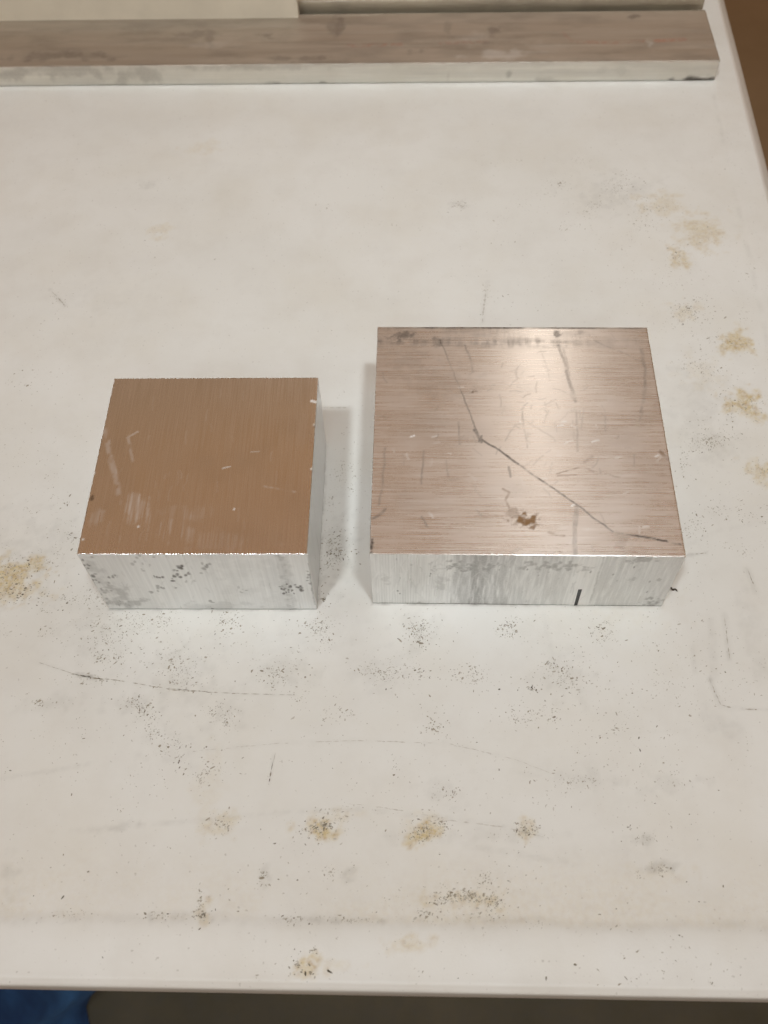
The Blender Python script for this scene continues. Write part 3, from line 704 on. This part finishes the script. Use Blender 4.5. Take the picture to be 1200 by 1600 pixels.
# ------------------------------------------------------------------ dirt specks on the table: real flakes
def rim_z(x, y):
    u, v = to_uv(x, y)
    D = right_edge(v) - u
    e = min(v, D * 1.2)
    z = .5 * (1 - float(sstep(RIM - 3, RIM + 2.5, np.array(e))))
    if v < RIM: z -= 1.9 * (1 - float(sstep(0, RIM - 3, np.array(v))))
    return z
def specks():
    C = [  # photo x, y, spread x, spread y, count, darkness 0..1
        (60, 590, 35, 14, 14, .4), (35, 600, 12, 5, 8, .6), (25, 720, 20, 30, 14, .3), (60, 715, 16, 7, 10, .6), (78, 760, 8, 18, 12, .6), (98, 790, 8, 12, 12, .6), (45, 795, 8, 6, 8, .5),
        (15, 890, 25, 14, 90, .75), (25, 925, 22, 9, 60, .85), (65, 925, 10, 10, 8, .5), (112, 840, 6, 5, 10, .8), (100, 860, 20, 10, 16, .5), (65, 880, 10, 5, 12, .6), (85, 875, 20, 20, 14, .4),
        (118, 938, 30, 5, 28, .7), (75, 955, 8, 4, 8, .7), (140, 930, 16, 8, 18, .6), (100, 985, 40, 20, 25, .45), (70, 990, 6, 8, 8, .6), (150, 970, 20, 12, 26, .5), (210, 975, 20, 14, 60, .65), (245, 970, 16, 8, 26, .5), (165, 1000, 18, 16, 45, .6), (155, 1028, 6, 6, 18, .8),
        (185, 1025, 8, 12, 22, .6), (255, 960, 12, 10, 20, .6), (285, 1040, 24, 16, 75, .55), (285, 1060, 14, 8, 24, .6), (140, 1062, 20, 4, 22, .6), (265, 1030, 14, 10, 26, .5), (360, 975, 16, 11, 45, .6), (350, 970, 6, 8, 16, .6),
        (497, 984, 10, 10, 34, .7), (512, 995, 7, 12, 22, .6), (485, 980, 16, 8, 14, .5), (440, 1048, 22, 14, 60, .55), (425, 1055, 10, 8, 22, .55), (212, 1100, 12, 7, 34, .65), (222, 1108, 6, 4, 18, .75), (235, 1130, 6, 10, 20, .75),
        (248, 1145, 8, 5, 14, .7), (268, 1165, 12, 12, 34, .65), (285, 1190, 5, 10, 10, .8), (330, 1205, 14, 7, 22, .6), (313, 1220, 4, 10, 12, .5), (350, 1118, 16, 12, 45, .55), (353, 1130, 3, 4, 10, .85), (60, 1098, 14, 4, 12, .5), (62, 1100, 4, 4, 8, .6),
        (465, 1090, 8, 8, 10, .5), (520, 1120, 20, 16, 20, .4), (545, 1115, 10, 6, 10, .5), (590, 1050, 18, 10, 40, .6), (575, 1045, 10, 8, 14, .5), (615, 1050, 10, 8, 20, .6), (652, 980, 10, 9, 50, .7), (655, 998, 8, 8, 30, .7), (668, 985, 12, 12, 20, .5), (657, 1055, 10, 5, 18, .7), (635, 1040, 14, 14, 24, .4),
        (735, 1052, 14, 10, 40, .55), (745, 1062, 12, 5, 16, .5), (795, 985, 9, 9, 40, .65), (790, 978, 6, 4, 12, .7), (880, 1052, 18, 12, 60, .55), (865, 1040, 8, 4, 18, .7), (890, 1065, 12, 8, 26, .6), (832, 1076, 4, 2.5, 14, .9), (855, 1115, 14, 8, 22, .6), (820, 1126, 12, 3, 14, .6), (845, 1110, 25, 8, 18, .45),
        (935, 985, 8, 5, 14, .85), (950, 998, 14, 6, 18, .6), (945, 972, 8, 3, 8, .8), (680, 1135, 10, 12, 26, .55), (670, 1140, 6, 4, 8, .6), (805, 1125, 14, 12, 16, .4), (970, 1130, 14, 14, 22, .4), (905, 1220, 22, 10, 28, .45), (890, 1225, 8, 4, 8, .6), (705, 1238, 6, 6, 10, .8), (690, 1235, 10, 8, 12, .5), (620, 1200, 3, 10, 7, .7),
        (1055, 1220, 22, 10, 16, .35), (1005, 1310, 9, 5, 14, .6), (985, 1293, 2, 2, 4, .9), (522, 850, 12, 14, 60, .65), (530, 865, 8, 8, 34, .75), (515, 880, 8, 8, 24, .65), (530, 745, 14, 20, 30, .5), (545, 735, 6, 6, 12, .55), (555, 760, 6, 6, 8, .5), (515, 790, 5, 8, 10, .6), (503, 935, 4, 3, 10, .8), (505, 900, 12, 20, 10, .5),
        (1100, 660, 18, 10, 20, .5), (1105, 685, 16, 8, 50, .65), (1110, 690, 10, 8, 24, .6), (1085, 700, 8, 4, 12, .5), (1068, 725, 6, 10, 14, .6), (1140, 680, 10, 6, 14, .6), (1095, 570, 14, 8, 26, .5), (1110, 585, 14, 8, 26, .45), (1070, 575, 12, 8, 14, .4), (1110, 530, 8, 8, 14, .4), (1150, 640, 24, 16, 30, .5), (1085, 820, 14, 8, 20, .6), (1075, 830, 8, 5, 14, .6),
        (1120, 798, 14, 6, 18, .6), (1165, 805, 22, 6, 24, .6), (1155, 785, 6, 6, 8, .5), (1130, 850, 18, 4, 8, .5), (1175, 860, 20, 5, 14, .6), (968, 290, 11, 6, 46, .6), (960, 300, 14, 7, 28, .5), (975, 280, 8, 5, 16, .5), (875, 285, 12, 6, 24, .5), (865, 300, 12, 6, 12, .4), (930, 320, 12, 4, 26, .55), (915, 335, 12, 4, 14, .4), (1000, 320, 18, 14, 34, .4), (1000, 352, 14, 8, 36, .45),
        (1040, 325, 16, 7, 34, .4), (1100, 365, 16, 10, 40, .35), (1060, 402, 9, 8, 36, .6), (1070, 482, 12, 6, 34, .75), (1085, 495, 10, 8, 30, .65), (1060, 500, 14, 8, 24, .45), (1050, 430, 16, 12, 24, .35), (1100, 470, 14, 10, 20, .4), (885, 356, 9, 4, 14, .5), (820, 318, 10, 5, 12, .35), (718, 321, 7, 3, 16, .6), (715, 315, 9, 2.5, 6, .5), (780, 350, 12, 5, 8, .4), (758, 455, 4, 10, 14, .45),
        (800, 470, 40, 12, 10, .35), (980, 435, 14, 12, 12, .35), (1170, 430, 10, 24, 14, .5), (1165, 490, 6, 12, 12, .5), (970, 385, 30, 12, 18, .3), (900, 250, 10, 4, 12, .4), (800, 255, 30, 6, 12, .3), (945, 180, 10, 4, 5, .4), (1147, 537, 14, 9, 34, .6), (1165, 632, 16, 10, 40, .6), (1190, 738, 12, 8, 26, .6),
        (498, 1297, 13, 8, 50, .7), (508, 1290, 8, 6, 24, .75), (525, 1275, 16, 8, 24, .45), (660, 1303, 11, 8, 46, .7), (690, 1290, 8, 7, 22, .6), (672, 1290, 14, 10, 26, .5), (820, 1298, 7, 7, 30, .65), (837, 1295, 5, 6, 12, .6), (345, 1288, 12, 8, 40, .5), (720, 1398, 20, 6, 60, .6), (735, 1402, 10, 5, 34, .6), (772, 1408, 8, 7, 40, .75), (690, 1410, 10, 5, 16, .7), (665, 1430, 8, 6, 18, .6), (758, 1370, 6, 6, 14, .6), (740, 1430, 40, 5, 24, .4),
        (480, 1515, 14, 7, 12, .85), (465, 1507, 4, 4, 10, .8), (491, 1484, 3, 3, 6, .7), (315, 1430, 8, 4, 24, .8), (312, 1410, 4, 8, 14, .5), (245, 1432, 14, 4, 16, .6), (120, 1430, 20, 4, 20, .4), (455, 1436, 12, 3, 18, .65), (550, 1438, 30, 3, 26, .5), (640, 1472, 12, 4, 6, .3), (410, 1370, 3, 6, 10, .6), (522, 1366, 10, 6, 14, .5), (1035, 1358, 8, 4, 16, .6), (1010, 1360, 14, 5, 10, .4), (835, 1445, 10, 3, 8, .5),
        (230, 288, 12, 5, 10, .4), (510, 323, 8, 3, 8, .5), (90, 465, 10, 9, 12, .45), (240, 360, 8, 5, 8, .3), (1050, 1080, 40, 20, 16, .35), (1035, 1068, 14, 2, 10, .5), (1085, 1010, 20, 30, 16, .35), (1010, 1000, 30, 20, 12, .4), (560, 700, 12, 60, 14, .4)]
    V, F, colr = [], [], []
    def flake(px, py, size, dk, warm=False):
        q = un(px, py); x, y = q[0], q[1]
        u, v = to_uv(x, y)
        if v < 1.5 or u > right_edge(v) - 1.5: return
        z = rim_z(x, y) + .06 + rng.uniform(0, .05)
        n = 6; a0 = rng.uniform(0, 6.28); el = rng.uniform(1.0, 2.2)
        rot = rng.normal(.5, .9)
        k = len(V)
        V.append((x * MM, y * MM, (z + size * .12) * MM))
        for i in range(n):
            a = a0 + i * 2 * math.pi / n; r = size * rng.uniform(.55, 1.25)
            ax, ay = r * math.cos(a) * el, r * math.sin(a) / math.sqrt(el)
            V.append(((x + ax * math.cos(rot) - ay * math.sin(rot)) * MM, (y + ax * math.sin(rot) + ay * math.cos(rot)) * MM, z * MM))
        for i in range(n): F.append((k, k + 1 + i, k + 1 + (i + 1) % n))
        colr.extend([dk] * (n + 1))
    for (x, y, sx, sy, n, dk) in C:
        for i in range(int(n * 2.5)):
            tl = 1.0 / math.sqrt(rng.chisquare(4) / 4)
            px, py = x + sx * rng.normal() * tl, y + sy * rng.normal() * tl
            k = np.clip(dk * rng.uniform(.25, 1.2), .08, 1)
            sz = float(np.clip(rng.lognormal(-1.70, .52), .08, .70)) * (0.65 + .45 * dk)
            flake(px, py, sz, k)
    for i in range(9000):                      # loose dust everywhere
        px, py = rng.uniform(-5, 1205), rng.uniform(140, 1540)
        q = un(px, py)
        fld = float(fbm(np.array(q[0] * .035), np.array(q[1] * .035), 88, 3))
        dens = (.03 + .10 * math.exp(-((py - 1010) / 230) ** 2) + .10 * math.exp(-((px - 1110) / 120) ** 2)) * max(0, .5 + 2.4 * fld)
        if rng.uniform() > dens * 5.5: continue
        flake(px, py, float(np.clip(rng.lognormal(-1.75, .4), .09, .45)), float(np.clip(rng.beta(1.5, 3), .1, .8)))
    def ribbon(pts, w, d0, gap, seed):
        """hair-thin dark scuff: a chain of short tapered slivers lying on the table"""
        r = np.random.default_rng(seed); q = [un(*p)[:2] for p in pts]
        L = sum(np.linalg.norm(b - a) for a, b in zip(q[:-1], q[1:])); s_ = 0.0
        def at(d):
            for a, b in zip(q[:-1], q[1:]):
                l = np.linalg.norm(b - a)
                if d <= l: return a + (b - a) * d / l, (b - a) / l
                d -= l
            return q[-1], (q[-1] - q[-2]) / np.linalg.norm(q[-1] - q[-2])
        while s_ < L:
            ln = r.uniform(1.5, 5.0); (p, t_) = at(s_); (p2, _) = at(min(L, s_ + ln))
            n_ = np.array([-t_[1], t_[0]]); ww = w * r.uniform(.5, 1.2) * (.35 + .65 * math.sin(math.pi * min(1, (s_ + .1) / L)))
            j = n_ * r.normal() * .08; k = len(V); mid = (p + p2) / 2
            for c in (p + j, mid + n_ * ww + j, p2 + j, mid - n_ * ww + j): V.append((c[0] * MM, c[1] * MM, (rim_z(c[0], c[1]) + .07) * MM))
            F.append((k, k + 3, k + 2)); F.append((k, k + 2, k + 1))
            colr.extend([float(np.clip(d0 * r.uniform(.5, 1.15), .05, 1))] * 4)
            s_ += ln * r.uniform(.75, 1.0) + (r.exponential(gap) if r.uniform() < .35 else 0)
    ribbon([(60, 1035), (100, 1048), (130, 1057), (190, 1064), (270, 1078), (350, 1083), (460, 1086)], .28, .55, 2.5, 1)
    ribbon([(110, 1053), (135, 1057), (158, 1061)], .45, 1.0, .5, 2); ribbon([(262, 1075), (330, 1082)], .3, .75, 1.5, 3)
    ribbon([(430, 1175), (426, 1195), (420, 1226)], .34, .95, .5, 4); ribbon([(80, 455), (92, 466), (102, 479)], .4, .5, 1.5, 5)
    ribbon([(1108, 1058), (1118, 1085), (1128, 1103), (1160, 1108), (1200, 1110)], .35, .45, 2, 6); ribbon([(1132, 965), (1140, 1030)], .35, .28, 2, 7)
    ribbon([(300, 1174), (440, 1161), (560, 1157), (700, 1162), (800, 1185), (870, 1212)], .22, .13, 6, 8); ribbon([(760, 450), (753, 505)], .4, .3, 2, 9)
    ribbon([(640, 1300), (700, 1281), (790, 1293), (850, 1308)], .25, .14, 7, 10); ribbon([(505, 637), (545, 637)], .25, .45, 2, 11); ribbon([(1070, 868), (1104, 864)], .3, .45, 1, 12)
    ribbon([(1168, 890), (1182, 925)], .5, .45, 1, 13); ribbon([(540, 1255), (600, 1262), (690, 1278)], .22, .12, 6, 14); ribbon([(300, 640), (330, 655)], .2, .2, 2, 15)
    for (px, py) in ((603, 1077), (1000, 1172), (1123, 1235), (1090, 1312), (1073, 1378), (1130, 1385), (1092, 1409), (372, 1424), (138, 1362), (98, 1402), (262, 1428), (745, 1160), (998, 1153), (1133, 1050), (780, 1203), (429, 1318), (372, 1363), (287, 1210), (112, 1242), (131, 1154), (16, 1204), (465, 1375), (435, 1374), (1061, 1462), (899, 1507), (979, 1528), (716, 1528), (854, 1528), (160, 1496), (312, 1452), (483, 1444), (965, 1035), (780, 1077), (1029, 1017)):
        flake(px, py, rng.uniform(.25, .5), rng.uniform(.6, .95))
    t = NT('dirt'); a = t.attr('dark')
    rp = t.n('ShaderNodeValToRGB'); t.l(a, rp.inputs['Fac'])
    cr = rp.color_ramp; cr.elements[0].position = 0; cr.elements[0].color = (.55, .52, .46, 1)
    cr.elements[1].position = 1; cr.elements[1].color = (.085, .07, .045, 1)
    e = cr.elements.new(.5); e.color = (.32, .28, .21, 1)
    m = t.set(Base_Color=rp.outputs['Color'], Roughness=.85)
    o = link('dirt_specks', mesh_np('dirt_specks', V, np.array(F), {'dark': colr}, None, False, m))
    tag(o, 'scattered dark grit and dirt specks on the white table', 'dirt', kind='stuff')
specks()

# small curled shaving beside the larger block
def shaving():
    pts = [un(1046, 917), un(1050, 922), un(1054, 921), un(1058, 925)]
    P = []
    n = 20
    ctr = [np.array(p) for p in pts]
    path = []
    for i in range(n):
        t = i / (n - 1) * 3; k = min(2, int(t)); fct = t - k; path.append(ctr[k] * (1 - fct) + ctr[k + 1] * fct)
    path = np.array(path)
    ps = path.copy()
    for _ in range(3): ps[1:-1] = (ps[:-2] + 2 * ps[1:-1] + ps[2:]) / 4
    V = []; m = 8
    for i, q in enumerate(ps):
        tn = ps[min(n - 1, i + 1)] - ps[max(0, i - 1)]; tn /= np.linalg.norm(tn) + 1e-9; sd = np.array([-tn[1], tn[0], 0])
        wv = .55 * math.sin(math.pi * (i + .6) / (n + .2)) ** .6; lift = .5 + .35 * math.sin(i * .5)
        for k in range(m):
            a = 2 * math.pi * k / m
            V.append((q + sd * wv * math.cos(a) + np.array([0, 0, lift + .22 * math.sin(a)])) * MM)
    F = [(i * m + k, i * m + (k + 1) % m, (i + 1) * m + (k + 1) % m, (i + 1) * m + k) for i in range(n - 1) for k in range(m)]
    o = link('shaving', mesh_np('shaving', V, F, None, None, True, simple('dark_shaving', (.05, .035, .025), .5)))
    tag(o, 'tiny dark curled shaving beside front right corner of the larger block', 'shaving')
shaving()
